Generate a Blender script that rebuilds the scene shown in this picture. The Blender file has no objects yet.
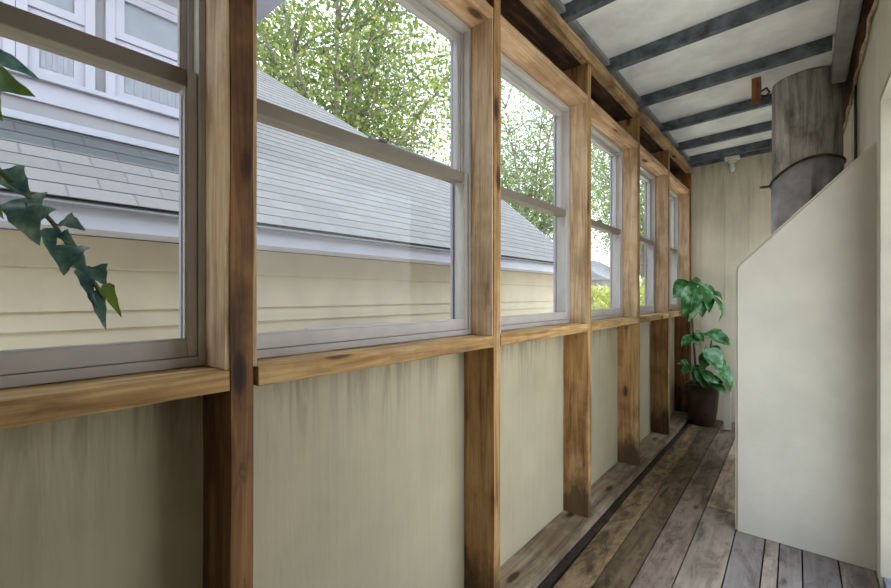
import bpy, bmesh, math, random
from mathutils import Vector, Matrix
random.seed(11)
sc = bpy.context.scene
COL = sc.collection
A = math.radians(39.8); CA, SA = math.cos(A), math.sin(A)
F = 429.0; UC = 445.5; VH = 295.5; EYE = 1.245

def ray(u, v, dep):
    """place of a photo point at a depth along the view axis"""
    lat = (u - UC) / F * dep
    return Vector((lat * CA - dep * SA, dep * CA + lat * SA, EYE + (VH - v) / F * dep))

# ------------------------------------------------------------------ node helpers
def new_mat(name):
    m = bpy.data.materials.new(name); m.use_nodes = True
    nt = m.node_tree; nt.nodes.clear()
    out = nt.nodes.new('ShaderNodeOutputMaterial')
    b = nt.nodes.new('ShaderNodeBsdfPrincipled')
    nt.links.new(b.outputs[0], out.inputs[0])
    return m, nt, b, out

def N(nt, t, **kw):
    n = nt.nodes.new(t)
    for k, v in kw.items():
        if k in n.inputs.keys(): n.inputs[k].default_value = v
        else: setattr(n, k, v)
    return n

def lin(c):
    def f(x):
        x /= 255.0
        return x / 12.92 if x <= .04045 else ((x + .055) / 1.055) ** 2.4
    return (f(c[0]), f(c[1]), f(c[2]), 1)

def ramp(nt, stops, fac=None):
    r = nt.nodes.new('ShaderNodeValToRGB')
    e = r.color_ramp.elements
    while len(e) < len(stops): e.new(0.5)
    for i, (p, c) in enumerate(stops):
        e[i].position = p; e[i].color = c if len(c) == 4 else (*c, 1)
    if fac is not None: nt.links.new(fac, r.inputs[0])
    return r

def mix(nt, fac, a, b, mode='MIX'):
    n = nt.nodes.new('ShaderNodeMix'); n.data_type = 'RGBA'; n.blend_type = mode
    for sock, v in ((n.inputs[0], fac), (n.inputs[6], a), (n.inputs[7], b)):
        if hasattr(v, 'is_linked'): nt.links.new(v, sock)
        elif isinstance(v, (int, float)): sock.default_value = v
        else: sock.default_value = v if len(v) == 4 else (*v, 1)
    return n.outputs[2]

def coords(nt, scale, rnd=True):
    tc = nt.nodes.new('ShaderNodeTexCoord')
    src = tc.outputs['Object']
    if rnd:
        oi = nt.nodes.new('ShaderNodeObjectInfo')
        ml = N(nt, 'ShaderNodeMath', operation='MULTIPLY'); ml.inputs[1].default_value = 37.0
        nt.links.new(oi.outputs['Random'], ml.inputs[0])
        ad = N(nt, 'ShaderNodeVectorMath', operation='ADD')
        nt.links.new(src, ad.inputs[0]); nt.links.new(ml.outputs[0], ad.inputs[1])
        src = ad.outputs[0]
    mp = nt.nodes.new('ShaderNodeMapping'); mp.inputs['Scale'].default_value = scale
    nt.links.new(src, mp.inputs[0])
    return mp.outputs[0]

def noise(nt, vec, scale=5, detail=4, rough=.55, dist=0.0):
    n = N(nt, 'ShaderNodeTexNoise')
    n.inputs['Scale'].default_value = scale; n.inputs['Detail'].default_value = detail
    n.inputs['Roughness'].default_value = rough; n.inputs['Distortion'].default_value = dist
    nt.links.new(vec, n.inputs['Vector'])
    return n.outputs[0]

def bump(nt, b, h, strength=.3, dist=.01):
    bp = nt.nodes.new('ShaderNodeBump'); bp.inputs['Strength'].default_value = strength
    bp.inputs['Distance'].default_value = dist
    nt.links.new(h, bp.inputs['Height']); nt.links.new(bp.outputs[0], b.inputs['Normal'])

def axis_scale(axis, along, across):
    return tuple(along if a == axis else across for a in 'XYZ')

def wood(name, dark, mid, light, axis='Z', rough=.75, knots=True, stain=.0, foot=False):
    m, nt, b, o = new_mat(name)
    v = coords(nt, axis_scale(axis, 1.6, 22))
    n1 = noise(nt, v, 1.0, 6, .6, 1.2)
    v2 = coords(nt, axis_scale(axis, 4, 170))
    n2 = noise(nt, v2, 1.0, 3, .6, .3)
    c = ramp(nt, [(.3, lin(dark)), (.46, lin(mid)), (.66, lin(light))], n1).outputs[0]
    g = ramp(nt, [(.3, (.62, .58, .52, 1)), (.6, (1, 1, 1, 1))], n2).outputs[0]
    c = mix(nt, .7, c, g, 'MULTIPLY')
    v4 = coords(nt, (1.5, 1.5, 1.5))
    n4 = noise(nt, v4, 2.2, 5, .65)
    blot = ramp(nt, [(.40, (.42, .35, .3, 1)), (.54, (1, 1, 1, 1))], n4).outputs[0]
    c = mix(nt, .45 + stain, c, blot, 'MULTIPLY')
    if knots:
        v3 = coords(nt, axis_scale(axis, 3.0, 9.0))
        vo = N(nt, 'ShaderNodeTexVoronoi'); vo.inputs['Scale'].default_value = 1.0
        nt.links.new(v3, vo.inputs['Vector'])
        k = ramp(nt, [(.09, (.08, .05, .03, 1)), (.13, (.30, .2, .13, 1)), (.17, (.85, .76, .68, 1)), (.28, (1, 1, 1, 1))], vo.outputs['Distance']).outputs[0]
        c = mix(nt, .9, c, k, 'MULTIPLY')
    v5 = coords(nt, axis_scale(axis, 5, 34))
    sp5 = ramp(nt, [(.34, (.35, .28, .22, 1)), (.42, (1, 1, 1, 1))], noise(nt, v5, 1.0, 6, .75, .8)).outputs[0]
    c = mix(nt, .35 + stain, c, sp5, 'MULTIPLY')
    if foot:                                            # damp-blackened foot of the post
        tc = nt.nodes.new('ShaderNodeTexCoord'); sp = nt.nodes.new('ShaderNodeSeparateXYZ'); nt.links.new(tc.outputs['Object'], sp.inputs[0])
        ad = N(nt, 'ShaderNodeMath', operation='MULTIPLY_ADD'); nt.links.new(noise(nt, coords(nt, (9, 9, 5)), 1.0, 5, .7), ad.inputs[0])
        ad.inputs[1].default_value = -.56; nt.links.new(sp.outputs['Z'], ad.inputs[2])
        ft = ramp(nt, [(.0, (1, 1, 1, 1)), (1, (0, 0, 0, 1))])
        mr = N(nt, 'ShaderNodeMapRange'); mr.inputs['From Min'].default_value = -.19; mr.inputs['From Max'].default_value = -.05
        nt.links.new(ad.outputs[0], mr.inputs['Value']); nt.links.new(mr.outputs[0], ft.inputs[0])
        fm = N(nt, 'ShaderNodeMath', operation='MULTIPLY'); nt.links.new(ft.outputs[0], fm.inputs[0]); fm.inputs[1].default_value = .8
        c = mix(nt, fm.outputs[0], c, lin((48, 34, 24)))
    nt.links.new(c, b.inputs['Base Color']); b.inputs['Roughness'].default_value = rough
    bump(nt, b, n2, .35, .004)
    return m

def paint(name, col, rough=.5, var=.12, scale=6, bumpy=.08, spec=.4):
    m, nt, b, o = new_mat(name)
    v = coords(nt, (1, 1, 1))
    n = noise(nt, v, scale, 5, .6)
    lo = tuple(x * (1 - var) for x in col); hi = tuple(min(255, x * (1 + var * .4)) for x in col)
    c = ramp(nt, [(.3, lin(lo)), (.65, lin(hi))], n).outputs[0]
    nt.links.new(c, b.inputs['Base Color']); b.inputs['Roughness'].default_value = rough
    b.inputs['Specular IOR Level'].default_value = spec
    if bumpy: bump(nt, b, noise(nt, v, 90, 3), bumpy, .004)
    return m

def streaked(name, col, stain_col, ztop, fade, axis_across='Y', amount=.75, grooves=0.0):
    """painted board with drip stains that start at a height and thin out downwards"""
    m, nt, b, o = new_mat(name)
    tc = nt.nodes.new('ShaderNodeTexCoord')
    v = coords(nt, (1, 1, 1), False)
    n = noise(nt, v, 2.5, 6, .6)
    c = ramp(nt, [(.3, lin(tuple(x * .93 for x in col))), (.7, lin(tuple(min(255, x * 1.03) for x in col)))], n).outputs[0]
    sv = coords(nt, (22, 22, 1.6), False)
    s = noise(nt, sv, 1.0, 6, .7, .6)
    sr = ramp(nt, [(.46, (0, 0, 0, 1)), (.72, (1, 1, 1, 1))], s).outputs[0]
    sep = nt.nodes.new('ShaderNodeSeparateXYZ'); nt.links.new(tc.outputs['Object'], sep.inputs[0])
    mr = N(nt, 'ShaderNodeMapRange'); mr.inputs['From Min'].default_value = ztop - fade
    mr.inputs['From Max'].default_value = ztop; nt.links.new(sep.outputs['Z'], mr.inputs['Value'])
    pw = N(nt, 'ShaderNodeMath', operation='POWER'); pw.inputs[1].default_value = 2.2
    nt.links.new(mr.outputs[0], pw.inputs[0])
    ml = N(nt, 'ShaderNodeMath', operation='MULTIPLY'); nt.links.new(pw.outputs[0], ml.inputs[0])
    nt.links.new(sr, ml.inputs[1])
    m2 = N(nt, 'ShaderNodeMath', operation='MULTIPLY'); m2.inputs[1].default_value = amount
    nt.links.new(ml.outputs[0], m2.inputs[0])
    c = mix(nt, m2.outputs[0], c, lin(stain_col))
    # faint all-over vertical streaks
    fv = coords(nt, (60, 60, 2.2), False)
    f2 = ramp(nt, [(.3, (.9, .89, .86, 1)), (.65, (1, 1, 1, 1))], noise(nt, fv, 1.0, 4, .6)).outputs[0]
    c = mix(nt, .6, c, f2, 'MULTIPLY')
    nt.links.new(c, b.inputs['Base Color']); b.inputs['Roughness'].default_value = .7
    bump(nt, b, noise(nt, coords(nt, (60, 60, 12), False), 2, 3), .15, .004)
    return m

def floor_wood(name):
    m, nt, b, o = new_mat(name)
    at = N(nt, 'ShaderNodeAttribute'); at.attribute_name = 'tint'
    v = coords(nt, (26, 1.3, 26), False)
    # shift the pattern per board
    ad = N(nt, 'ShaderNodeVectorMath', operation='MULTIPLY_ADD')
    nt.links.new(at.outputs['Color'], ad.inputs[0]); ad.inputs[1].default_value = (0, 91, 0)
    nt.links.new(v, ad.inputs[2])
    n1 = noise(nt, ad.outputs[0], 1.0, 6, .65, 1.0)
    c = ramp(nt, [(.28, (.55, .54, .53, 1)), (.5, (.9, .9, .9, 1)), (.72, (1.1, 1.1, 1.1, 1))], n1).outputs[0]
    c = mix(nt, 1.0, at.outputs['Color'], c, 'MULTIPLY')
    v2 = coords(nt, (9, 3, 9), False)
    n2 = noise(nt, v2, 1.0, 7, .7, .8)
    blot = ramp(nt, [(.36, (.16, .14, .13, 1)), (.47, (.75, .74, .73, 1)), (.62, (1, 1, 1, 1))], n2).outputs[0]
    c = mix(nt, .65, c, blot, 'MULTIPLY')
    # black weather stains, thickest on the boards by the wall
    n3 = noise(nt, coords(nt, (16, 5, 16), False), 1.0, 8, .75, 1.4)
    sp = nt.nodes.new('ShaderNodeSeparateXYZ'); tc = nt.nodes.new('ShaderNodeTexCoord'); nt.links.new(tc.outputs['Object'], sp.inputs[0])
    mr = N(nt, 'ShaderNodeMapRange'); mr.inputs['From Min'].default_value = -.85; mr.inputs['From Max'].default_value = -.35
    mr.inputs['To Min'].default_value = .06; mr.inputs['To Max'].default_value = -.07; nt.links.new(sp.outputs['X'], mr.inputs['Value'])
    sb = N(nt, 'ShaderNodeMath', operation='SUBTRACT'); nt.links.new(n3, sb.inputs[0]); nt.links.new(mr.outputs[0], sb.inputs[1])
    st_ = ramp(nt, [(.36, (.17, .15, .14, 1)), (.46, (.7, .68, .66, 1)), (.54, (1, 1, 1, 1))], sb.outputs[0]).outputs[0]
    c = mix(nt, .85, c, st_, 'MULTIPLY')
    vo = N(nt, 'ShaderNodeTexVoronoi'); vo.inputs['Scale'].default_value = 1.0
    nt.links.new(coords(nt, (7, 2.6, 7), False), vo.inputs['Vector'])
    k = ramp(nt, [(.06, (.12, .1, .08, 1)), (.12, (1, 1, 1, 1))], vo.outputs['Distance']).outputs[0]
    c = mix(nt, .8, c, k, 'MULTIPLY')
    nt.links.new(c, b.inputs['Base Color']); b.inputs['Roughness'].default_value = .6
    bump(nt, b, n1, .4, .004)
    return m

def glass(name):
    m, nt, b, o = new_mat(name)
    nt.nodes.remove(b)
    tr = nt.nodes.new('ShaderNodeBsdfTransparent'); tr.inputs[0].default_value = (.97, .985, .98, 1)
    gl = nt.nodes.new('ShaderNodeBsdfGlossy'); gl.inputs['Roughness'].default_value = .02
    lw = nt.nodes.new('ShaderNodeLayerWeight'); lw.inputs['Blend'].default_value = .5
    pw = N(nt, 'ShaderNodeMath', operation='POWER'); nt.links.new(lw.outputs['Facing'], pw.inputs[0]); pw.inputs[1].default_value = 5
    fr = N(nt, 'ShaderNodeMath', operation='MULTIPLY_ADD'); nt.links.new(pw.outputs[0], fr.inputs[0]); fr.inputs[1].default_value = .5; fr.inputs[2].default_value = .016
    mx = nt.nodes.new('ShaderNodeMixShader')
    nt.links.new(fr.outputs[0], mx.inputs[0]); nt.links.new(tr.outputs[0], mx.inputs[1]); nt.links.new(gl.outputs[0], mx.inputs[2])
    nt.links.new(mx.outputs[0], o.inputs[0])
    return m

def leaf_mat(name, c0, c1, c2, trans=.3, rough=.45, scale=9):
    m, nt, b, o = new_mat(name)
    v = coords(nt, (1, 1, 1), False)
    n = noise(nt, v, scale, 3, .6)
    c = ramp(nt, [(.3, lin(c0)), (.5, lin(c1)), (.7, lin(c2))], n).outputs[0]
    nt.links.new(c, b.inputs['Base Color']); b.inputs['Roughness'].default_value = rough
    if trans:
        t = nt.nodes.new('ShaderNodeBsdfTranslucent'); nt.links.new(c, t.inputs[0])
        mx = nt.nodes.new('ShaderNodeMixShader'); mx.inputs[0].default_value = trans
        nt.links.new(b.outputs[0], mx.inputs[1]); nt.links.new(t.outputs[0], mx.inputs[2])
        nt.links.new(mx.outputs[0], o.inputs[0])
    return m

def shingle_mat(name):
    m, nt, b, o = new_mat(name)
    uv = nt.nodes.new('ShaderNodeUVMap')
    br = N(nt, 'ShaderNodeTexBrick'); nt.links.new(uv.outputs[0], br.inputs['Vector'])
    br.inputs['Scale'].default_value = 1.0
    br.inputs['Color1'].default_value = lin((98, 98, 100)); br.inputs['Color2'].default_value = lin((89, 89, 92))
    br.inputs['Mortar'].default_value = lin((78, 78, 81))
    br.inputs['Mortar Size'].default_value = .006; br.inputs['Brick Width'].default_value = .30
    br.inputs['Row Height'].default_value = .125
    n = noise(nt, coords(nt, (1, 1, 1), False), 40, 4, .7)
    c = mix(nt, .5, br.outputs[0], ramp(nt, [(.3, (.75, .75, .77, 1)), (.7, (1.05, 1.05, 1.03, 1))], n).outputs[0], 'MULTIPLY')
    nt.links.new(c, b.inputs['Base Color']); b.inputs['Roughness'].default_value = .9
    return m

# ------------------------------------------------------------------ mesh helpers
class MB:
    def __init__(s): s.bm = bmesh.new()
    def box(s, x0, x1, y0, y1, z0, z1, bev=0.0):
        vs = [s.bm.verts.new((x, y, z)) for x in (x0, x1) for y in (y0, y1) for z in (z0, z1)]
        q = [(0, 1, 3, 2), (4, 6, 7, 5), (0, 4, 5, 1), (2, 3, 7, 6), (0, 2, 6, 4), (1, 5, 7, 3)]
        fs = [s.bm.faces.new([vs[i] for i in f]) for f in q]
        if bev:
            es = list({e for f in fs for e in f.edges})
            bmesh.ops.bevel(s.bm, geom=es, offset=bev, segments=2, affect='EDGES', profile=.6)
        return fs
    def poly_extrude(s, pts, vec):
        """closed outline pts (Vectors) swept by vec"""
        vec = Vector(vec)
        a = [s.bm.verts.new(p) for p in pts]; b = [s.bm.verts.new(Vector(p) + vec) for p in pts]
        n = len(pts)
        fs = [s.bm.faces.new(a), s.bm.faces.new(b[::-1])]
        for i in range(n): fs.append(s.bm.faces.new([a[i], b[i], b[(i + 1) % n], a[(i + 1) % n]][::-1]))
        return fs
    def tube(s, path, rad, seg=8, cap=True):
        path = [Vector(p) for p in path]
        if not hasattr(rad, '__len__'): rad = [rad] * len(path)
        rings = []; up = None
        for i, p in enumerate(path):
            d = (path[min(i + 1, len(path) - 1)] - path[max(i - 1, 0)]).normalized()
            if up is None:
                up = Vector((0, 0, 1)) if abs(d.z) < .9 else Vector((1, 0, 0))
            a = d.cross(up).normalized(); b2 = a.cross(d).normalized(); up = b2
            rings.append([s.bm.verts.new(p + (a * math.cos(t) + b2 * math.sin(t)) * rad[i])
                          for t in [2 * math.pi * k / seg for k in range(seg)]])
        for r0, r1 in zip(rings, rings[1:]):
            for k in range(seg):
                f = s.bm.faces.new([r0[k], r0[(k + 1) % seg], r1[(k + 1) % seg], r1[k]]); f.smooth = True
        if cap:
            s.bm.faces.new(rings[0][::-1]); s.bm.faces.new(rings[-1])
    def lathe(s, prof, c, seg=28, close=False):
        rings = []
        for r, z in prof:
            rings.append([s.bm.verts.new((c[0] + r * math.cos(2 * math.pi * k / seg), c[1] + r * math.sin(2 * math.pi * k / seg), c[2] + z)) for k in range(seg)])
        for r0, r1 in zip(rings, rings[1:]):
            for k in range(seg):
                f = s.bm.faces.new([r0[k], r0[(k + 1) % seg], r1[(k + 1) % seg], r1[k]]); f.smooth = True
        if prof[0][0] > 1e-6: s.bm.faces.new(rings[0][::-1])
        if prof[-1][0] > 1e-6: s.bm.faces.new(rings[-1])
    def leaf(s, base, tip, width, nrm, droop=.15, fold=.25, shape='oval', nseg=7):
        base, tip, nrm = Vector(base), Vector(tip), Vector(nrm)
        d = tip - base; L = d.length; d.normalize()
        side = d.cross(nrm).normalized(); n = side.cross(d).normalized()
        rows = []
        for i in range(nseg + 1):
            t = i / nseg
            if shape == 'oval': w = math.sin(math.pi * t ** .8) ** .9
            elif shape == 'heart': w = min(1, .45 + t * 4.2) * (1 - t) ** .8 * 1.15 * (1 + .10 * math.sin(t * 15))
            else: w = math.sin(math.pi * t ** .6)
            w = max(w, 0.0) * width * .5
            if i == nseg: w = 0
            p = base + d * (L * t) + n * (math.sin(math.pi * t) * L * droop)
            if w < 1e-5: rows.append([s.bm.verts.new(p)])
            else: rows.append([s.bm.verts.new(p - side * w + n * w * fold), s.bm.verts.new(p), s.bm.verts.new(p + side * w + n * w * fold)])
        for a, b in zip(rows, rows[1:]):
            if len(a) == 3 and len(b) == 3:
                for k in (0, 1): s.bm.faces.new([a[k], a[k + 1], b[k + 1], b[k]]).smooth = True
            elif len(a) == 3:
                for k in (0, 1): s.bm.faces.new([a[k], a[k + 1], b[0]]).smooth = True
            elif len(b) == 3:
                for k in (0, 1): s.bm.faces.new([a[0], b[k + 1], b[k]]).smooth = True
    def jitter(s, amt, cuts=0, axis=2):
        if cuts:
            es = [e for e in s.bm.edges if abs((e.verts[0].co - e.verts[1].co)[axis]) > .25]
            if es: bmesh.ops.subdivide_edges(s.bm, edges=es, cuts=cuts, use_grid_fill=True)
        for v in s.bm.verts:
            o = [random.uniform(-amt, amt) for _ in range(3)]; o[axis] = 0
            v.co += Vector(o)
    def build(s, name, mat, parent=None, origin=None, recalc=True):
        if recalc: bmesh.ops.recalc_face_normals(s.bm, faces=s.bm.faces)
        if origin is None:
            if parent is not None and parent.type == 'EMPTY': origin = parent.location.copy()
            elif parent is not None: origin = Vector(parent['_o'])
            else:
                xs = [v.co for v in s.bm.verts]
                origin = Vector((sum((min(c[i] for c in xs), max(c[i] for c in xs))) / 2 for i in range(3)))
                origin.z = min(c.z for c in xs)
        origin = Vector(origin)
        for v in s.bm.verts: v.co -= origin
        me = bpy.data.meshes.new(name); s.bm.to_mesh(me); s.bm.free()
        me.materials.append(mat)
        o = bpy.data.objects.new(name, me); COL.objects.link(o)
        o['_o'] = list(origin)
        if parent is not None:
            o.parent = parent
            po = parent.location if parent.type == 'EMPTY' else Vector(parent['_o'])
            o.location = origin - Vector(po)
        else: o.location = origin
        return o

def tag(o, label, cat, group=None, kind=None):
    if label: o['label'] = label
    if cat: o['category'] = cat
    if group: o['group'] = group
    if kind: o['kind'] = kind
    return o
def thing(name, loc, label, cat, group=None):
    o = bpy.data.objects.new(name, None); COL.objects.link(o); o.location = loc
    o['_o'] = list(loc); o.empty_display_size = .1
    return tag(o, label, cat, group)
def struct(o, label=None):
    o['kind'] = 'structure'
    if label: o['label'] = label
    return o

# ------------------------------------------------------------------ materials
M = {}
M['post'] = wood('rough_post_wood', (124, 88, 50), (172, 132, 82), (200, 164, 114), 'Z', stain=.15, foot=True)
M['post_backlit'] = wood('backlit_post_wood', (66, 42, 24), (112, 78, 46), (150, 110, 68), 'Z', stain=.35)  # darker brown carries the backlit shade of the nearest posts
M['post_old'] = wood('old_corner_wood', (60, 38, 22), (120, 78, 44), (168, 118, 72), 'Z', stain=.3)
M['jamb'] = wood('bleached_lit_jamb_wood', (158, 126, 94), (204, 172, 136), (228, 202, 170), 'Z')  # pale tone stands for bleached wood and window light on post sides
M['sill'] = wood('sill_wood', (140, 104, 58), (190, 150, 96), (220, 188, 136), 'Y')
M['header'] = wood('header_wood', (164, 122, 88), (210, 172, 134), (232, 202, 168), 'Y')
M['plate'] = wood('top_plate_wood', (120, 90, 60), (186, 152, 108), (220, 190, 148), 'Y', stain=.3)
M['sole'] = wood('sole_plate_wood', (104, 92, 78), (148, 132, 112), (180, 162, 140), 'Y', stain=.25)
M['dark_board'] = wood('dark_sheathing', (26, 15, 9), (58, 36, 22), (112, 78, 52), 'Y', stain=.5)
M['block'] = wood('brown_block_wood', (80, 48, 28), (128, 82, 50), (160, 110, 72), 'Z')
M['panel'] = streaked('cream_panel', (186, 176, 150), (50, 44, 34), 1.06, .42, amount=.85)
M['back'] = streaked('back_wall_boards', (230, 220, 202), (120, 104, 82), 2.56, 1.3, amount=.6)
M['plaster'] = paint('cream_plaster', (208, 205, 194), .8, .045, 3.5, .25, .2)
M['plaster_right'] = paint('right_wall_plaster', (222, 217, 204), .8, .06, 3, .2, .2)
M['floor'] = floor_wood('weathered_floor_boards')
M['under'] = paint('dark_underfloor', (34, 28, 24), .9)
M['joist'] = paint('slate_joist_paint', (92, 100, 110), .5, .45, 14, .2)
M['ceil'] = paint('ceiling_board', (242, 244, 248), .8, .10, 4, .1)
M['ledger'] = paint('grey_ledger_paint', (136, 138, 138), .6, .2, 7, .15)
M['frame'] = paint('window_frame_paint', (188, 184, 182), .45, .06, 8, .05)
M['rail'] = paint('backlit_rail_tone', (128, 118, 108), .5, .06, 8, .05)  # rails coloured darker to hold their backlit shade; sash locks share it
M['glass'] = glass('window_glass')
M['dark_gap'] = paint('dark_caulk', (26, 22, 20), .8)
M['siding'] = paint('cream_siding_paint', (170, 157, 136), .6, .05, 3, .05)
M['white_trim'] = paint('white_house_trim', (166, 164, 177), .6, .04, 3, 0)
M['grey_trim'] = paint('grey_house_trim', (140, 137, 142), .6, .05, 3, 0)
M['shingle'] = shingle_mat('grey_shingles')
M['curtain'] = paint('pale_window_curtain', (146, 146, 156), .8, .12, 5, 0)
M['dark_glass'] = paint('house_pane', (126, 129, 140), .15, .1, 3, 0, .6)
M['pipe_rust'] = None
def rust_pipe():
    m, nt, b, o = new_mat('weathered_grey_flue')
    n = noise(nt, coords(nt, (22, 22, 1.6), False), 1.0, 6, .7, .4)
    c = ramp(nt, [(.3, lin((112, 108, 104))), (.5, lin((190, 187, 184))), (.68, lin((228, 226, 224)))], n).outputs[0]
    n2 = noise(nt, coords(nt, (7, 7, 3), False), 1.0, 5, .7)
    c = mix(nt, .8, c, ramp(nt, [(.36, (.3, .26, .22, 1)), (.52, (1, 1, 1, 1))], n2).outputs[0], 'MULTIPLY')
    nt.links.new(c, b.inputs['Base Color']); b.inputs['Roughness'].default_value = .7; b.inputs['Metallic'].default_value = 0
    bump(nt, b, n, .5, .006); return m
M['pipe_rust'] = rust_pipe()
M['pipe_grey'] = paint('smooth_grey_flue', (190, 190, 198), .6, .3, 5, .15)
M['collar'] = paint('dull_metal_collar', (84, 78, 70), .5, .25, 20, .1)
M['cable'] = paint('old_cable', (186, 170, 136), .7, .25, 40, .2)
M['cable_dark'] = paint('dark_cable', (70, 66, 60), .6)
M['porcelain'] = paint('white_porcelain', (226, 224, 220), .3, .03, 4, 0)
M['jar'] = glass('lamp_jar_glass')
M['bulb'] = paint('white_bulb', (240, 238, 232), .3, .02, 4, 0)
M['pot'] = paint('dark_brown_pot', (62, 44, 36), .35, .3, 9, .1)
M['soil'] = paint('potting_soil', (44, 34, 26), .95, .3, 60, .6)
M['stem'] = paint('green_brown_stem', (92, 96, 60), .6, .2, 20, .1)
M['plant'] = leaf_mat('potted_plant_leaves', (26, 62, 26), (64, 128, 62), (168, 212, 182), .15, .22, 9)  # palest tone mixes leaf variation with painted gloss highlights
M['ivy'] = leaf_mat('ivy_leaves', (58, 92, 100), (98, 136, 128), (156, 184, 164), .32, .25, 34)
M['ivy_light'] = leaf_mat('ivy_young_leaves', (78, 112, 44), (116, 150, 62), (160, 182, 92), .3, .4, 30)
M['basket'] = paint('plain_hanging_pot', (120, 92, 66), .6, .2, 9, .1)
M['foliage'] = leaf_mat('tree_leaves', (66, 88, 42), (116, 134, 66), (176, 176, 92), .45, .6, 2.2)
M['foliage2'] = leaf_mat('pale_tree_leaves', (84, 106, 68), (120, 138, 92), (164, 176, 116), .45, .6, .9)
M['bush'] = leaf_mat('yellow_green_bush_leaves', (120, 132, 66), (170, 176, 90), (204, 204, 124), .4, .6, 1.5)
M['bark'] = paint('grey_brown_bark', (142, 134, 126), .9, .3, 8, .3)
M['ground'] = paint('pale_ground', (208, 204, 190), .95, .2, 1.2, .2)
M['grey_roof'] = paint('far_grey_roof', (150, 150, 158), .9, .1, 4, 0)
M['door_frame'] = paint('cream_door_frame', (168, 164, 150), .6, .06, 5, .05)
M['step'] = paint('blue_grey_threshold', (110, 112, 124), .6, .2, 8, .1)

# ------------------------------------------------------------------ measures of the porch
XF, XB = -.89, -1.03            # inner face of the posts / face of the panels
ZS = 1.094                      # sill top
ZH = 2.284                      # header underside
ZP = 2.50                       # top plate underside
PL = .045                       # sole plate top
YEND = 5.06
POSTS = [(-.565, -.52), (.389, .435), (1.352, 1.396), (2.268, 2.312), (3.180, 3.224), (4.066, 4.110), (4.965, 5.055)]
POST_LABEL = ['', 'rough wall post nearest the camera, dark brown with backlit shade in its colour, with a window on each side',
              'knotty rough wood wall post between the second and third windows',
              'brown rough wood wall post with a dark stained foot, third from the camera',
              'rough wood wall post between the fourth and fifth windows',
              'rough wood wall post just in front of the potted plant',
              'old reddish brown corner post behind the potted plant, against the end wall']
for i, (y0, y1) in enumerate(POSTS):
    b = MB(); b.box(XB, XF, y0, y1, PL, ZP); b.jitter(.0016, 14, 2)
    o = b.build('wall_post', M['post_backlit' if i in (0, 1) else 'post_old' if i == 6 else 'post'])
    tag(o, POST_LABEL[i] or 'rough wall post behind the camera, at the far left of the first window', 'post', 'rough wooden wall posts')

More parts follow.
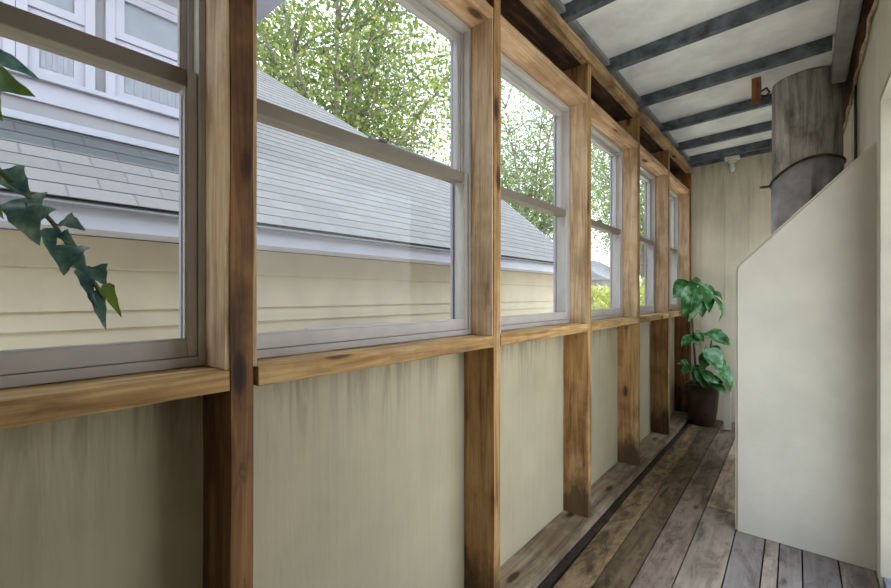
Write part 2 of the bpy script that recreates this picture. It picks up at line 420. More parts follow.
ORD = ['nearest', 'second', 'third', 'fourth', 'fifth', 'last']
SILL_L = ['long light wood sill board under the nearest window on the left',
          'wood sill board under the window that shows the roof ridge and green tree',
          'wood sill board under the third window from the camera',
          'wood sill board under the fourth window, where the yellow green bushes show',
          'wood sill board under the fifth window, left of the plant',
          'wood sill board under the last window, partly behind the plant leaves']
HEAD_L = ['wood header board over the nearest window on the left, above the photo edge',
          'orange brown wood header board over the second window',
          'pinkish knotty wood header board over the third window',
          'wood header board over the fourth window',
          'wood header board over the fifth window',
          'wood header board over the last window by the end wall']
for i in range(6):
    ya, yb = POSTS[i][1], POSTS[i + 1][0]
    g = .0025
    # sill board
    b = MB(); y0 = ya + (.010 if i == 1 else g)
    b.box(XB + .001, XF + .002, y0, yb - g, ZS - .042, ZS, .002)
    b.jitter(.0012, 10, 1)
    tag(b.build('sill_board', M['sill']), SILL_L[i], 'sill', 'sill boards between the posts')
    # header board
    b = MB(); b.box(XB + .001, XF, ya + g, yb - g, ZH, ZH + .038, .002); b.jitter(.001, 8, 1)
    tag(b.build('header_board', M['header']), HEAD_L[i], 'header', 'header boards between the posts')
    # window: fixed frame, two sashes
    f = MB(); t = .020; z0, z1 = ZS + .001, ZH - .001; a0, a1 = ya + .003, yb - .003
    XI, XO = -.990, -1.062
    f.box(XO, XI, a0, a0 + t, z0, z1, .002); f.box(XO, XI, a1 - t, a1, z0, z1, .002)
    f.box(XO, XI, a0 + t, a1 - t, z0, z0 + t, .002); f.box(XO, XI, a0 + t, a1 - t, z1 - t, z1, .002)
    # stop bead
    for yy in (a0 + t, a1 - t - .010): f.box(XI - .034, XI - .028, yy, yy + .010, z0 + t, z1 - t)
    w = struct(f.build('window_%d' % (i + 1), M['frame']))
    w['label'] = ['grey framed sash window nearest the camera, ivy hanging in front', 'grey sash window showing the roof ridge and a big green tree',
                  'grey sash window third from the camera, showing the end of the house roof', 'narrow looking sash window with yellow green bushes outside',
                  'fifth sash window from the camera, left of the plant', 'last sash window by the end wall, behind the plant top'][i]
    zm = 1.702 if i == 0 else 1.696
    def sash(nm, x0, x1, za, zb, rb, rt, st=.020):
        s = MB(); p0, p1 = a0 + t + .001, a1 - t - .001
        s.box(x0, x1, p0, p0 + st, za, zb, .003); s.box(x0, x1, p1 - st, p1, za, zb, .003)
        low = nm == 'lower_sash'
        if low: s.box(x0, x1, p0 + st, p1 - st, za, za + rb, .003)
        else: s.box(x0, x1, p0 + st, p1 - st, zb - rt, zb, .003)
        # glazing bead
        xm = (x0 + x1) / 2
        o = s.build(nm, M['frame'], w)
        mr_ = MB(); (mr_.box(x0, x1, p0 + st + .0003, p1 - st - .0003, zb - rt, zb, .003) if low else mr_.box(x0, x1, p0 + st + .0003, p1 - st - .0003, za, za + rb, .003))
        mo = mr_.build('meeting_rail', M['rail'], o); mo['label'] = 'meeting rail with backlit shade in its taupe colour'
        gq = MB(); gq.box(xm - .002, xm + .002, p0 + st + .0005, p1 - st - .0005, za + rb + .0005, zb - rt - .0005)
        gq.build('glass_pane', M['glass'], o)
        bd = MB()
        for (ya_, yb_, zz0, zz1) in ((p0 + st, p0 + st + .004, za + rb, zb - rt), (p1 - st - .004, p1 - st, za + rb, zb - rt),
                                     (p0 + st + .004, p1 - st - .004, za + rb, za + rb + .004))[:3 if low else 4] + (() if low else ((p0 + st + .004, p1 - st - .004, zb - rt - .004, zb - rt),)):
            bd.box(xm + .003, x1 - .002, ya_ + .0002, yb_ - .0002, zz0, zz1)
        bd.build('glazing_bead', M['frame'], o)
        return o
    sash('lower_sash', XI - .030, XI - .004, z0 + t + .001, zm + .018, .036, .036)
    sash('upper_sash', XI - .062, XI - .034, zm - .016, z1 - t - .001, .032, .024)
    # white outside jambs; added pale boards carry bleached tone and window light
    e = MB(); e.box(XO - .013, XO - .0005, a0, a0 + .030, z0, z1, .002); e.box(XO - .013, XO - .0005, a1 - .030, a1, z0, z1, .002)
    e.box(XO - .013, XO - .0005, a0 + .030, a1 - .030, z0 - .02, z0 + .03, .002); e.box(XO - .013, XO - .0005, a0 + .030, a1 - .030, z1 - .03, z1, .002)
    eo = e.build('outer_frame', M['white_trim'], w); eo['label'] = 'white outer frame seen through the glass'
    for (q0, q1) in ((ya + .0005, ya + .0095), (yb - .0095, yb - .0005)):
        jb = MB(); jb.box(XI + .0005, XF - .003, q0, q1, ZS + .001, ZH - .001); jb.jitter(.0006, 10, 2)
        jo = jb.build('added_jamb_board', M['jamb'], w); jo['label'] = 'added pale board beside the window, bleached wood and window light in its colour'
    if i < 6:
        l = MB(); yc = (a0 + a1) / 2
        l.box(XI - .034, XI - .012, yc - .03, yc + .03, zm + .018, zm + .026, .003)
        l.box(XI - .020, XI - .004, yc - .008, yc + .022, zm + .026, zm + .033, .003)
        l.build('sash_lock', M['rail'], w)

# wall below the windows, dark sheathing above
b = MB(); b.box(XB - .03, XB - .001, -.565, YEND, PL - .2, ZS - .045)
wl = b.build('wall_left', M['panel'], origin=(0, 0, 0)); struct(wl)
b = MB(); b.box(XB - .03, XB - .001, -.565, YEND, ZH + .042, 2.60)
o = b.build('trim_1', M['dark_board'], origin=(0, 0, 0)); struct(o)
# sole plate and top plate
b = MB(); b.box(XB + .0005, -.872, -.565, YEND - .002, 0, PL - .0005, .003); b.jitter(.0012, 30, 1)
tag(b.build('sole_plate', M['sole']), 'worn flat timber along the floor under the wall posts', 'timber')
b = MB(); b.box(XB, XF - .036, -.6, YEND - .002, ZP + .001, 2.560); struct(b.build('trim_7', M['dark_board'], origin=(0, 0, 0)))
b = MB(); b.box(XF - .035, XF + .012, -.6, YEND - .002, ZP + .001, 2.566, .004); b.jitter(.003, 40, 1)
tag(b.build('top_plate', M['plate']), 'rough weathered timber running along the top of the wall posts', 'timber')
b = MB(); b.box(XF - .05, XF + .020, -.6, YEND - .002, 2.598, 2.625, .003)
struct(b.build('trim_2', M['ledger']))

# ------------------------------------------------------------------ ceiling
SL = .04
def zc(x): return 2.569 + SL * (x + .87)
YJ = [-.48, .125, .73, 1.335, 1.94, 2.55, 3.17, 3.78, 4.36, 4.86]
JL = {4: 'slate grey ceiling joist nearest the camera, cut by the top photo edge', 5: 'slate grey ceiling joist, second from the camera, long and in clear view',
      6: 'slate grey ceiling joist passing just in front of the grey flue top', 7: 'slate grey ceiling joist right behind the brown wood block',
      8: 'slate grey ceiling joist, third from the end wall', 9: 'slate grey ceiling joist that carries the porcelain lamp'}
for k, y in enumerate(YJ):
    b = MB()
    x0, x1 = -.925, .125
    b.poly_extrude([Vector((x0, y, zc(x0))), Vector((x1, y, zc(x1))), Vector((x1, y, zc(x1) + .068)), Vector((x0, y, zc(x0) + .068))], (0, .045, 0))
    bmesh.ops.bevel(b.bm, geom=list(b.bm.edges), offset=.003, segments=1, affect='EDGES')
    o = b.build('ceiling_joist', M['joist'])
    tag(o, JL.get(k, 'slate grey ceiling joist overhead, behind the photo edge'), 'joist', 'ceiling joists' if k >= 4 else 'ceiling joists overhead')
b = MB(); x0, x1 = -.93, .13
b.poly_extrude([Vector((x0, YEND - .035, zc(x0))), Vector((x1, YEND - .035, zc(x1))), Vector((x1, YEND - .035, zc(x1) + .068)), Vector((x0, YEND - .035, zc(x0) + .068))], (0, .033, 0))
tag(b.build('ceiling_joist', M['joist']), 'slate grey ceiling joist lying against the end wall', 'joist', 'ceiling joists')
b = MB(); x0, x1 = -1.2, .42
b.poly_extrude([Vector((x0, -.8, zc(x0) + .069)), Vector((x1, -.8, zc(x1) + .069)), Vector((x1, -.8, zc(x1) + .12)), Vector((x0, -.8, zc(x0) + .12))], (0, 6.1, 0))
struct(b.build('ceiling', M['ceil']))

# ------------------------------------------------------------------ walls
XR = .255
b = MB(); b.box(-1.06, XR, YEND, YEND + .1, -.2, 2.70)
x = -1.0
bw = struct(b.build('wall_back', M['back'], origin=(0, 0, 0)))
# shallow vertical grooves of the end wall boards
g = MB(); x = -.80
while x < .2:
    g.box(x, x + .006, YEND - .004, YEND - .0005, .0, 2.56); x += .2
struct(g.build('trim_3', M['back'], origin=(0, 0, 0)))
b = MB()
DY0, DY1, DH = .95, 2.50, 2.06
WY0, WY1, WZ0, WZ1 = 4.12, 4.88, .25, 2.0  # unseen opening added behind the chimney to let sky light into the back
b.box(XR, XR + .16, DY1, WY0, -.2, 2.72); b.box(XR, XR + .16, WY1, YEND + .1, -.2, 2.72)
b.box(XR, XR + .16, WY0, WY1, -.2, WZ0); b.box(XR, XR + .16, WY0, WY1, WZ1, 2.72)
b.box(XR, XR + .16, DY0, DY1, DH, 2.72)
b.box(XR, XR + .16, -.8, DY0, -.2, 2.72)
struct(b.build('wall_right', M['plaster_right'], origin=(0, 0, 0)))
b = MB(); b.box(XR - .004, XR + .16, DY0 + .002, DY1 - .002, -.19, .10, .004)
struct(b.build('trim_4', M['step']), 'blue grey threshold step at the doorway on the right edge')
f = MB()
for (y0, y1, z0, z1) in ((WY0, WY0 + .04, WZ0, WZ1), (WY1 - .04, WY1, WZ0, WZ1), (WY0 + .04, WY1 - .04, WZ0, WZ0 + .04), (WY0 + .04, WY1 - .04, WZ1 - .04, WZ1), (WY0 + .04, WY1 - .04, 1.1, 1.14)):
    f.box(XR + .05, XR + .10, y0 + .0005, y1 - .0005, z0 + .0005, z1 - .0005)
w = struct(f.build('window_7', M['white_trim'])); w['label'] = 'added window in the right wall, unseen behind the chimney, to light the back'
for (z0, z1) in ((WZ0 + .04, 1.1), (1.14, WZ1 - .04)):
    f = MB(); f.box(XR + .073, XR + .077, WY0 + .0405, WY1 - .0405, z0, z1); f.build('glass_pane', M['glass'], w)
b = MB(); b.box(-1.06, XR + .16, -.9, -.801, -.2, 2.72); struct(b.build('wall_front', M['plaster_right'], origin=(0, 0, 0)))
f = MB()
f.box(XR - .012, XR + .165, DY1 - .022, DY1 - .0005, .1005, DH - .0225); f.box(XR - .012, XR + .165, DY0 + .0005, DY0 + .022, .1005, DH - .0225)
f.box(XR - .012, XR + .165, DY0 + .0005, DY1 - .0005, DH - .022, DH - .0005)
o = struct(f.build('door_1', M['door_frame'])); o['label'] = 'cream door frame at the right edge'
# ledger and cables
b = MB(); b.box(.135, .205, -.6, 3.57, 2.548, zc(.13) + .066, .012); b.jitter(.001, 20, 1)
tag(b.build('ledger_beam', M['ledger']), 'grey painted beam along the top of the right wall', 'beam')
b = MB(); b.box(.2065, XR - .001, -.6, YEND - .04, 2.565, 2.66)
struct(b.build('trim_5', M['dark_board'], origin=(0, 0, 0)))
pts = []; n = 60
for i in range(n + 1):
    y = -.4 + (YEND - .1 + .4) * i / n
    pts.append((XR - .012 + .004 * math.sin(i * 1.7), y, 2.535 + .008 * math.sin(i * .9) + .004 * math.sin(i * 2.3)))
b = MB(); b.tube(pts, [.008 + .002 * math.sin(i * 1.3) for i in range(n + 1)], 8)
tag(b.build('cable', M['cable']), 'frayed cream cable running along the top of the right wall', 'cable')
b = MB(); b.tube([(XR - .008, 3.62, 2.53), (XR - .008, 3.62, 2.2), (XR - .008, 3.625, 1.98), (XR - .01, 3.64, 1.95), (XR - .02, 3.68, 1.938)], .006, 8)
tag(b.build('cable', M['cable_dark']), 'thin dark cable hanging down the right wall behind the flue', 'cable')
# small white end board seen beside the chimney
b = MB(); b.box(-.567, -.51, 4.72, 4.745, 0, .42, .002)
tag(b.build('white_board', M['porcelain']), 'narrow white board standing behind the chimney, right of the plant', 'board')

# ------------------------------------------------------------------ floor
BX = [-.872, -.832, -.70, -.575, -.435, -.27, -.144, -.086, .0, .131, .252]
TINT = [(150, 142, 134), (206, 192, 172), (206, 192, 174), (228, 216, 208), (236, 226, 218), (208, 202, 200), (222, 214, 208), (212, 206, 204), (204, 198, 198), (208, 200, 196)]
b = MB(); lay = b.bm.loops.layers.color.new('tint')
for i in range(len(BX) - 1):
    xa, xb = BX[i] + (.003 if i else 0.001), BX[i + 1] - .003
    cuts = [-.8] + ([2.95] if i == 4 else [3.7] if i == 2 else [4.05] if i == 1 else [1.6] if i == 6 else []) + [YEND - .001]
    for (ya, yb) in zip(cuts, cuts[1:]):
        fs0 = len(b.bm.faces)
        before = set(b.bm.faces)
        sh = lambda y: -.012 * (y - 2.4) if 0 < i < 10 else 0
        vs = []
        for (x, dx) in ((xa, 0 if i == 0 else 1), (xb, 1)):
            for y in (ya + .0015, yb - .0015):
                for z in (-.035, -.0015 - random.uniform(0, .002)):
                    vs.append(b.bm.verts.new((x + sh(y) * dx * (0 if i >= 9 and x > .2 else 1), y, z)))
        for f in [(0, 1, 3, 2), (4, 6, 7, 5), (0, 4, 5, 1), (2, 3, 7, 6), (0, 2, 6, 4), (1, 5, 7, 3)]:
            b.bm.faces.new([vs[j] for j in f])
        r = random.uniform(.92, 1.08)
        for f in b.bm.faces:
            if f not in before:
                for l in f.loops:
                    c = lin(tuple(q * r for q in TINT[i])); l[lay] = (c[0], c[1], c[2], 1)
fl = struct(b.build('floor', M['floor'], origin=(0, 0, 0)))
b = MB(); b.box(-1.2, .42, -.8, YEND + .1, -.2, -.04)
struct(b.build('trim_6', M['under'], origin=(0, 0, 0)))

# ------------------------------------------------------------------ chimney with sloping shoulder
b = MB(); X0, X1, YC = -.277, XR - .0005, 2.733
prof = [Vector((X0, YC, 0)), Vector((X1, YC, 0)), Vector((X1, YC, 1.945)), Vector((X0 + .012, YC, 1.41)), Vector((X0, YC, 1.385))]
b.poly_extrude(prof, (0, 1.33, 0))
bmesh.ops.bevel(b.bm, geom=[e for e in b.bm.edges if min(v.co.z for v in e.verts) > -1 and not all(v.co.z < .001 for v in e.verts) and not all(v.co.x > .25 for v in e.verts)], offset=.012, segments=3, affect='EDGES')
tag(b.build('plaster_chimney', M['plaster']), 'cream plastered chimney with a sloping shoulder on the right', 'chimney')
PX, PY = .016, 3.72
fl_ = thing('stove_pipe', (PX, PY, 1.40), 'weathered grey round chimney flue rising from the sloping chimney to the ceiling', 'flue')
def skewcyl(b, r0, z0, r1, z1, seg=40, tilt=(0, 0)):
    rs = []
    for r, z in ((r0, z0), ((r0 + r1) / 2, (z0 + z1) / 2), (r1, z1)):
        rs.append([b.bm.verts.new((PX + r * math.cos(2 * math.pi * k / seg), PY + r * math.sin(2 * math.pi * k / seg), z)) for k in range(seg)])
    for q0, q1 in zip(rs, rs[1:]):
        for k in range(seg):
            b.bm.faces.new([q0[k], q0[(k + 1) % seg], q1[(k + 1) % seg], q1[k]]).smooth = True
    b.bm.faces.new(rs[0][::-1]); b.bm.faces.new(rs[-1])
b = MB(); skewcyl(b, .182, 1.97, .181, 2.668); b.build('upper_pipe', M['pipe_rust'], fl_)
b = MB(); skewcyl(b, .186, 1.40, .186, 2.04)
for vv in b.bm.verts:                                   # the foot is cut to the slope of the shoulder
    ca_, sa_ = (vv.co.x - PX) / .186, (vv.co.y - PY) / .186
    if vv.co.z > 2.03: vv.co.z = 2.052 + .05 * ca_ - .05 * sa_
    if vv.co.z < 1.41: vv.co.z = 1.418 + (vv.co.x - X0 - .012) * (1.945 - 1.41) / (X1 - X0 - .012)
b.bm.verts.ensure_lookup_table()
o = b.build('lower_pipe', M['pipe_grey'], fl_); o['label'] = 'smooth grey lower section'
b = MB(); ring = []
for k in range(41):
    a = 2 * math.pi * k / 40
    ring.append((PX + .190 * math.cos(a), PY + .190 * math.sin(a), 2.05 + .05 * math.cos(a) - .05 * math.sin(a) + .008 * math.sin(3 * a)))
b.tube(ring, .0075, 8, cap=False)
b.build('collar', M['collar'], fl_)
b = MB(); b.lathe([(0, 0), (.028, .002), (.030, .010), (.0, .014)], (PX - .219, PY - .02, 1.990), 20)
b.build('collar_tab', M['collar'], fl_)
b = MB(); b.box(-.258, -.208, 3.43, 3.47, 2.50, 2.660, .002)
bo = b.build('wood_block', M['block']); tag(bo, 'short brown wood block hanging from the ceiling left of the flue', 'wood block')
b = MB(); b.tube([(-.207, 3.45, 2.57), (-.18, 3.442, 2.58), (-.165, 3.44, 2.55), (-.18, 3.445, 2.53), (-.207, 3.45, 2.54)], .007, 7)
b.build('wire_loop', M['cable_dark'], bo)

# ------------------------------------------------------------------ porcelain lamp
LX, LY = -.520, 4.92
lz = zc(LX) - .004
lp = thing('ceiling_lamp', (LX, LY, lz - .12), 'white porcelain ceiling lamp with a glass jar shade near the end wall', 'lamp')
b = MB(); b.box(LX - .06, LX + .06, LY - .04, LY + .04, lz - .035, lz - .003, .006); b.build('mounting_box', M['porcelain'], lp)
b = MB(); b.lathe([(.028, -.065), (.034, -.05), (.034, -.031)], (LX, LY, lz), 20); b.build('lamp_socket', M['porcelain'], lp)
b = MB(); b.lathe([(.0, -.165), (.024, -.160), (.034, -.135), (.036, -.085), (.03, -.0655)], (LX, LY, lz), 20); b.build('glass_jar', M['jar'], lp)
b = MB(); b.lathe([(.0, -.148), (.016, -.142), (.022, -.12), (.018, -.095), (.012, -.066)], (LX, LY, lz), 16); b.build('bulb', M['bulb'], lp)

# ------------------------------------------------------------------ potted plant
QX, QY = -.754, 4.80
pp = thing('potted_plant', (QX, QY, 0), 'leafy green potted plant in a dark brown pot in the far corner', 'plant')
b = MB(); b.lathe([(.0, 0), (.100, 0), (.106, .01), (.128, .14), (.142, .30), (.144, .36), (.151, .365), (.153, .395), (.142, .398), (.135, .378), (.0, .37)], (QX, QY, 0.0), 32)
b.build('pot', M['pot'], pp)
b = MB(); b.lathe([(.0, .372), (.134, .379), (.10, .388), (.0, .392)], (QX, QY, 0), 24); b.build('soil', M['soil'], pp)
st = MB(); fo = MB()
def PL_(b, u0, v0, u1, v1, wpx, dep, tdep=0, tx=0.0, dr=.12):
    p0 = ray(u0, v0, dep); p1 = ray(u1, v1, dep + tdep)
    n = Vector((SA, -CA, 0)) + Vector((CA, SA, 0)) * tx + Vector((0, 0, .5))
    b.leaf(p0, p1, wpx / F * dep, n, dr, .2, 'oval', 10)
def ST_(pts, r=.004): st.tube([ray(*p) for p in pts], [r * (1 - .3 * i / len(pts)) for i in range(len(pts))], 6)
ST_([(697, 384, 4.17), (695, 360, 4.15), (693, 335, 4.14), (692, 312, 4.13), (693, 296, 4.13)], .011)
ST_([(700, 384, 4.15), (705, 368, 4.10), (710, 350, 4.06), (712, 338, 4.05)], .008)
for a in ([(693, 300, 4.13), (690, 290, 4.11), (688, 284, 4.1)], [(693, 298, 4.13), (699, 287, 4.12), (702, 283, 4.1)], [(693, 303, 4.13), (704, 294, 4.1), (712, 294, 4.08)],
          [(693, 336, 4.14), (697, 330, 4.1), (704, 334, 4.08)], [(694, 340, 4.14), (690, 334, 4.12), (686, 336, 4.1)], [(695, 368, 4.15), (688, 360, 4.12), (682, 361, 4.1)],
          [(710, 350, 4.06), (706, 346, 4.02), (704, 350, 4.0)], [(706, 366, 4.1), (714, 360, 4.02), (718, 364, 4.0)]): ST_(a, .004)
PL_(fo, 692, 283, 673, 298, 22, 4.08, -.02, -.3); PL_(fo, 694, 284, 682, 318, 20, 4.05, -.06, .0); PL_(fo, 696, 290, 688, 322, 13, 4.04, -.04, .4)
PL_(fo, 690, 286, 700, 279, 9, 4.12, .05, .2, .2); PL_(fo, 699, 284, 709, 314, 17, 4.08, -.05, .3); PL_(fo, 697, 287, 702, 318, 14, 4.1, .02, -.2)
PL_(fo, 702, 284, 714, 303, 14, 4.1, .02, .5); PL_(fo, 710, 294, 719, 322, 9, 4.07, -.04, .5, .2); PL_(fo, 708, 293, 722, 302, 8, 4.1, -.02, .6, .3)
PL_(fo, 692, 335, 681, 347, 9, 4.1, -.02, -.5); PL_(fo, 694, 333, 704, 342, 9, 4.1, -.05, .3); PL_(fo, 690, 334, 698, 346, 10, 4.12, -.05)
PL_(fo, 703, 334, 731, 347, 15, 4.06, -.05, .3, .18); PL_(fo, 706, 338, 722, 330, 10, 4.08, .05, .3); PL_(fo, 708, 336, 730, 340, 12, 4.12, .05, .2)
PL_(fo, 703, 350, 722, 368, 22, 3.99, -.06, .1); PL_(fo, 708, 349, 724, 357, 14, 4.03, -.02, .2); PL_(fo, 706, 352, 702, 370, 12, 4.0, -.03, -.3)
PL_(fo, 714, 364, 731, 392, 18, 3.98, -.05, .3); PL_(fo, 716, 360, 730, 374, 12, 4.02, .0, .5)
PL_(fo, 688, 362, 677, 364, 6, 4.1, -.04, -.2, .2); PL_(fo, 690, 364, 682, 376, 8, 4.1, -.05, -.5); PL_(fo, 694, 366, 704, 388, 12, 4.05, -.06, .0)
PL_(fo, 698, 364, 694, 384, 9, 4.08, -.03, -.4); PL_(fo, 700, 370, 714, 388, 14, 4.0, -.02, .3); PL_(fo, 702, 378, 724, 384, 9, 3.97, -.04, .2, .2)
PL_(fo, 708, 384, 726, 396, 9, 3.97, -.03, .4, .25); PL_(fo, 697, 374, 706, 388, 12, 4.04, -.03)
st.build('stems', M['stem'], pp); fo.build('leaves', M['plant'], pp, recalc=False)

# ------------------------------------------------------------------ hanging ivy
HX, HY = -.70, -.4575
iv = thing('hanging_ivy', (HX, HY, 1.75), 'dark green trailing ivy hanging in front of the nearest window at left', 'plant')
b = MB(); b.lathe([(.0, 0), (.075, 0), (.09, .02), (.115, .13), (.122, .135), (.122, .15), (.108, .15), (.10, .125), (0, .12)], (HX, HY, 1.75), 24); b.build('pot', M['basket'], iv)
b = MB()
for k in range(3):
    a = 2 * math.pi * k / 3
    b.tube([(HX + .118 * math.cos(a), HY + .118 * math.sin(a), 1.895), (HX, HY, 2.30)], .002, 6)
b.tube([(HX, HY, 2.29), (HX, HY, zc(HX) + .001)], .003, 6)
b.build('hanger', M['cable_dark'], iv)
vine = MB(); lv = MB(); lv2 = MB()
P = lambda u, v, d: ray(u, v, d)
vine.tube([(HX, HY + .05, 1.87), (HX - .02, HY + .14, 1.90), (-.74, -.22, 1.80), (-.775, -.05, 1.55), P(-40, 120, .50), P(0, 172, .53), P(30, 198, .55), P(52, 222, .565), P(72, 250, .58), P(90, 276, .59), P(104, 298, .60)], .0028, 6)
vine.tube([P(52, 222, .565), P(60, 226, .56), P(68, 220, .555)], .0012, 5)
vine.tube([P(-40, 120, .50), P(-14, 92, .50), P(2, 70, .51)], .0016, 5)
camdir = Vector((SA, -CA, 0))
def L(b, u0, v0, u1, v1, wpx, dep, tilt=(0, 0), shape='heart', dr=.1):
    p0 = P(u0, v0, dep); p1 = P(u1, v1, dep + tilt[0])
    n = camdir + Vector((CA, SA, 0)) * tilt[1] + Vector((0, 0, .35))
    b.leaf(p0, p1, wpx / F * dep, n, dr, .25, shape, 8)
# upper leaves at the photo edge
L(lv, -26, 50, 40, 80, 26, .50, (.05, .3)); L(lv2, -20, 78, 36, 97, 40, .52, (-.02, -.3)); L(lv2, -6, 88, 3, 122, 20, .52)
L(lv, -30, 128, -6, 170, 34, .51)
L(lv, -14, 150, 24, 196, 34, .53, (.03, -.4)); L(lv2, -6, 176, 4, 220, 18, .53)
L(lv, 10, 168, 32, 200, 22, .545, (.0, .4))
L(lv, 26, 198, 40, 246, 40, .55, (-.02, .2)); L(lv, 44, 206, 30, 230, 24, .555, (-.02, .5))
L(lv, 50, 228, 53, 258, 15, .56, (0, .5)); L(lv, 64, 219, 86, 231, 17, .555, (0, .3)); L(lv, 62, 232, 78, 248, 12, .565)
L(lv, 74, 246, 64, 276, 30, .575, (-.02, .3)); L(lv, 76, 252, 88, 272, 26, .58, (0, -.3))
L(lv, 84, 266, 92, 300, 16, .585, (.01, .6)); L(lv, 96, 266, 106, 286, 20, .59, (0, .3)); L(lv2, 106, 284, 122, 318, 12, .595, (0, .4))
L(lv, 97, 290, 106, 330, 14, .60, (0, .5)); L(lv, 92, 280, 100, 312, 14, .595, (0, -.4))
# around the pot
random.seed(3)
for k in range(14):
    a = random.uniform(0, 6.28); r = .10
    p = Vector((HX + r * math.cos(a), HY + r * math.sin(a), 1.89)); q = p + Vector((math.cos(a) * .07, math.sin(a) * .07, random.uniform(-.06, .03)))
    lv.leaf(p, q, .05, (0, 0, 1), .15, .2, 'heart', 7)
vine.build('vine', M['stem'], iv); lv.build('leaves', M['ivy'], iv, recalc=False)
o = lv2.build('young_leaves', M['ivy_light'], iv, recalc=False); o['label'] = 'lighter yellow green leaves'

# ------------------------------------------------------------------ neighbouring house
DW, DE = -3.2, -2.9
YG = 7.05
hs = thing('neighbour_house', (DW, 3, -.8), 'cream sided house with grey shingle roof outside the windows', 'house')
def zz(Z): return EYE + Z
PIT = .85
def zr(D): return zz(.524 + PIT * (D - 2.9))
# lapped siding, real courses
laps = [.345, .155, -.088, -.195, -.44, -.55, -.795, -.905, -1.15, -1.26, -1.505, -1.615, -1.86, -2.045]
b = MB()
for za, zb in zip(laps, laps[1:]):
    b.poly_extrude([Vector((DW, -6, zz(za))), Vector((DW - .06, -6, zz(za))), Vector((DW - .06, -6, zz(zb))), Vector((DW + .022, -6, zz(zb)))], (0, YG - .25 + 6, 0))
b.build('siding_wall', M['siding'], hs)
b = MB(); b.poly_extrude([Vector((DW - .07, YG - .28, -.8)), Vector((-7.1, YG - .28, -.8)), Vector((-7.1, YG - .28, zr(2.9) - .1)), Vector((-5.1, YG - .28, zr(5.1) - .12)), Vector((DW - .07, YG - .28, zr(3.27) - .12))], (0, .1, 0))
b.build('gable_wall', M['siding'], hs)
b = MB(); b.box(DW - .02, DW + .028, YG - .36, YG - .24, -.8, zz(.35)); b.build('corner_board', M['white_trim'], hs)
# fascia, soffit
b = MB(); b.box(DE - .03, DE, -6, YG, zz(.352), zz(.478)); b.box(DW - .02, DE - .03, -6, YG, zz(.352), zz(.37))
b.build('fascia', M['white_trim'], hs)
# roof: stepped shingle courses
def roof_strip(b, uvl, Da, Db, ya, yb, step=.125):
    nrm = Vector((PIT, 0, 1)).normalized(); sl = math.hypot(1, PIT)
    n = int((Db - Da) * sl / step)
    for i in range(n):
        d0 = Da + i * step / sl; d1 = Da + (i + 1) * step / sl
        lift = .005
        y0 = ya(d0) if callable(ya) else ya; y1 = yb(d0) if callable(yb) else yb
        y0b = ya(d1) if callable(ya) else ya; y1b = yb(d1) if callable(yb) else yb
        pts = [Vector((-d0, y0, zr(d0))) + nrm * lift, Vector((-d0, y1, zr(d0))) + nrm * lift,
               Vector((-d1, y1b, zr(d1))) + nrm * .002, Vector((-d1, y0b, zr(d1))) + nrm * .002]
        vs = [b.bm.verts.new(p) for p in pts]; f = b.bm.faces.new(vs)
        for l, uvv in zip(f.loops, ((y0, i * step), (y1, i * step), (y1b, (i + 1) * step - .001), (y0b, (i + 1) * step - .001))): l[uvl].uv = uvv
        lo = [b.bm.verts.new(Vector((-d0, y0, zr(d0)))), b.bm.verts.new(Vector((-d0, y1, zr(d0))))]
        f = b.bm.faces.new([vs[1], vs[0], lo[0], lo[1]])
        for l in f.loops: l[uvl].uv = (.0, .0)
b = MB(); uvl = b.bm.loops.layers.uv.new('UVMap')
RD = 5.1
roof_strip(b, uvl, 2.87, RD, -6, YG)
hip = lambda d: 4.42 - (d - RD) * 1.05
roof_strip(b, uvl, RD, 9.0, -6, hip)
# underside, back slope and hip side as closed slabs
for f in b.poly_extrude([Vector((-2.86, -6, zr(2.86) - .02)), Vector((-RD, -6, zr(RD) - .005)), Vector((-7.3, -6, zr(2.9))), Vector((-7.3, -6, zr(2.9) - .03)), Vector((-RD, -6, zr(RD) - .03)), Vector((-2.86, -6, zr(2.86) - .035))], (0, YG + 6, 0)):
    for l in f.loops: l[uvl].uv = (.15, .06)
hv = [Vector((-RD, 4.42, zr(RD))), Vector((-9.0, hip(9.0), zr(9.0))), Vector((-13, 4.42, zr(RD))), Vector((-13, 0, zr(8))), Vector((-9.0, -6, zr(9))), Vector((-13, -6, zr(RD)))]
q = [b.bm.verts.new(p) for p in hv]
for fv in ((0, 2, 1), (1, 2, 5, 4)):
    f = b.bm.faces.new([q[i] for i in fv])
    for l in f.loops: l[uvl].uv = (l.vert.co.y, l.vert.co.z)
b.build('roof', M['shingle'], hs, recalc=False)
# rake board on the gable end
b = MB()
b.poly_extrude([Vector((-2.88, YG + .001, zr(2.88) - .14)), Vector((-RD, YG + .001, zr(RD) - .14)), Vector((-RD, YG + .001, zr(RD) - .0)), Vector((-2.88, YG + .001, zr(2.88) - .0))], (0, .025, 0))
b.build('rake_board', M['white_trim'], hs)
# ridge cap
b = MB(); b.tube([(-RD, 4.3, zr(RD)), (-RD, YG, zr(RD))], .05, 8); b.build('ridge_cap', M['shingle'], hs)
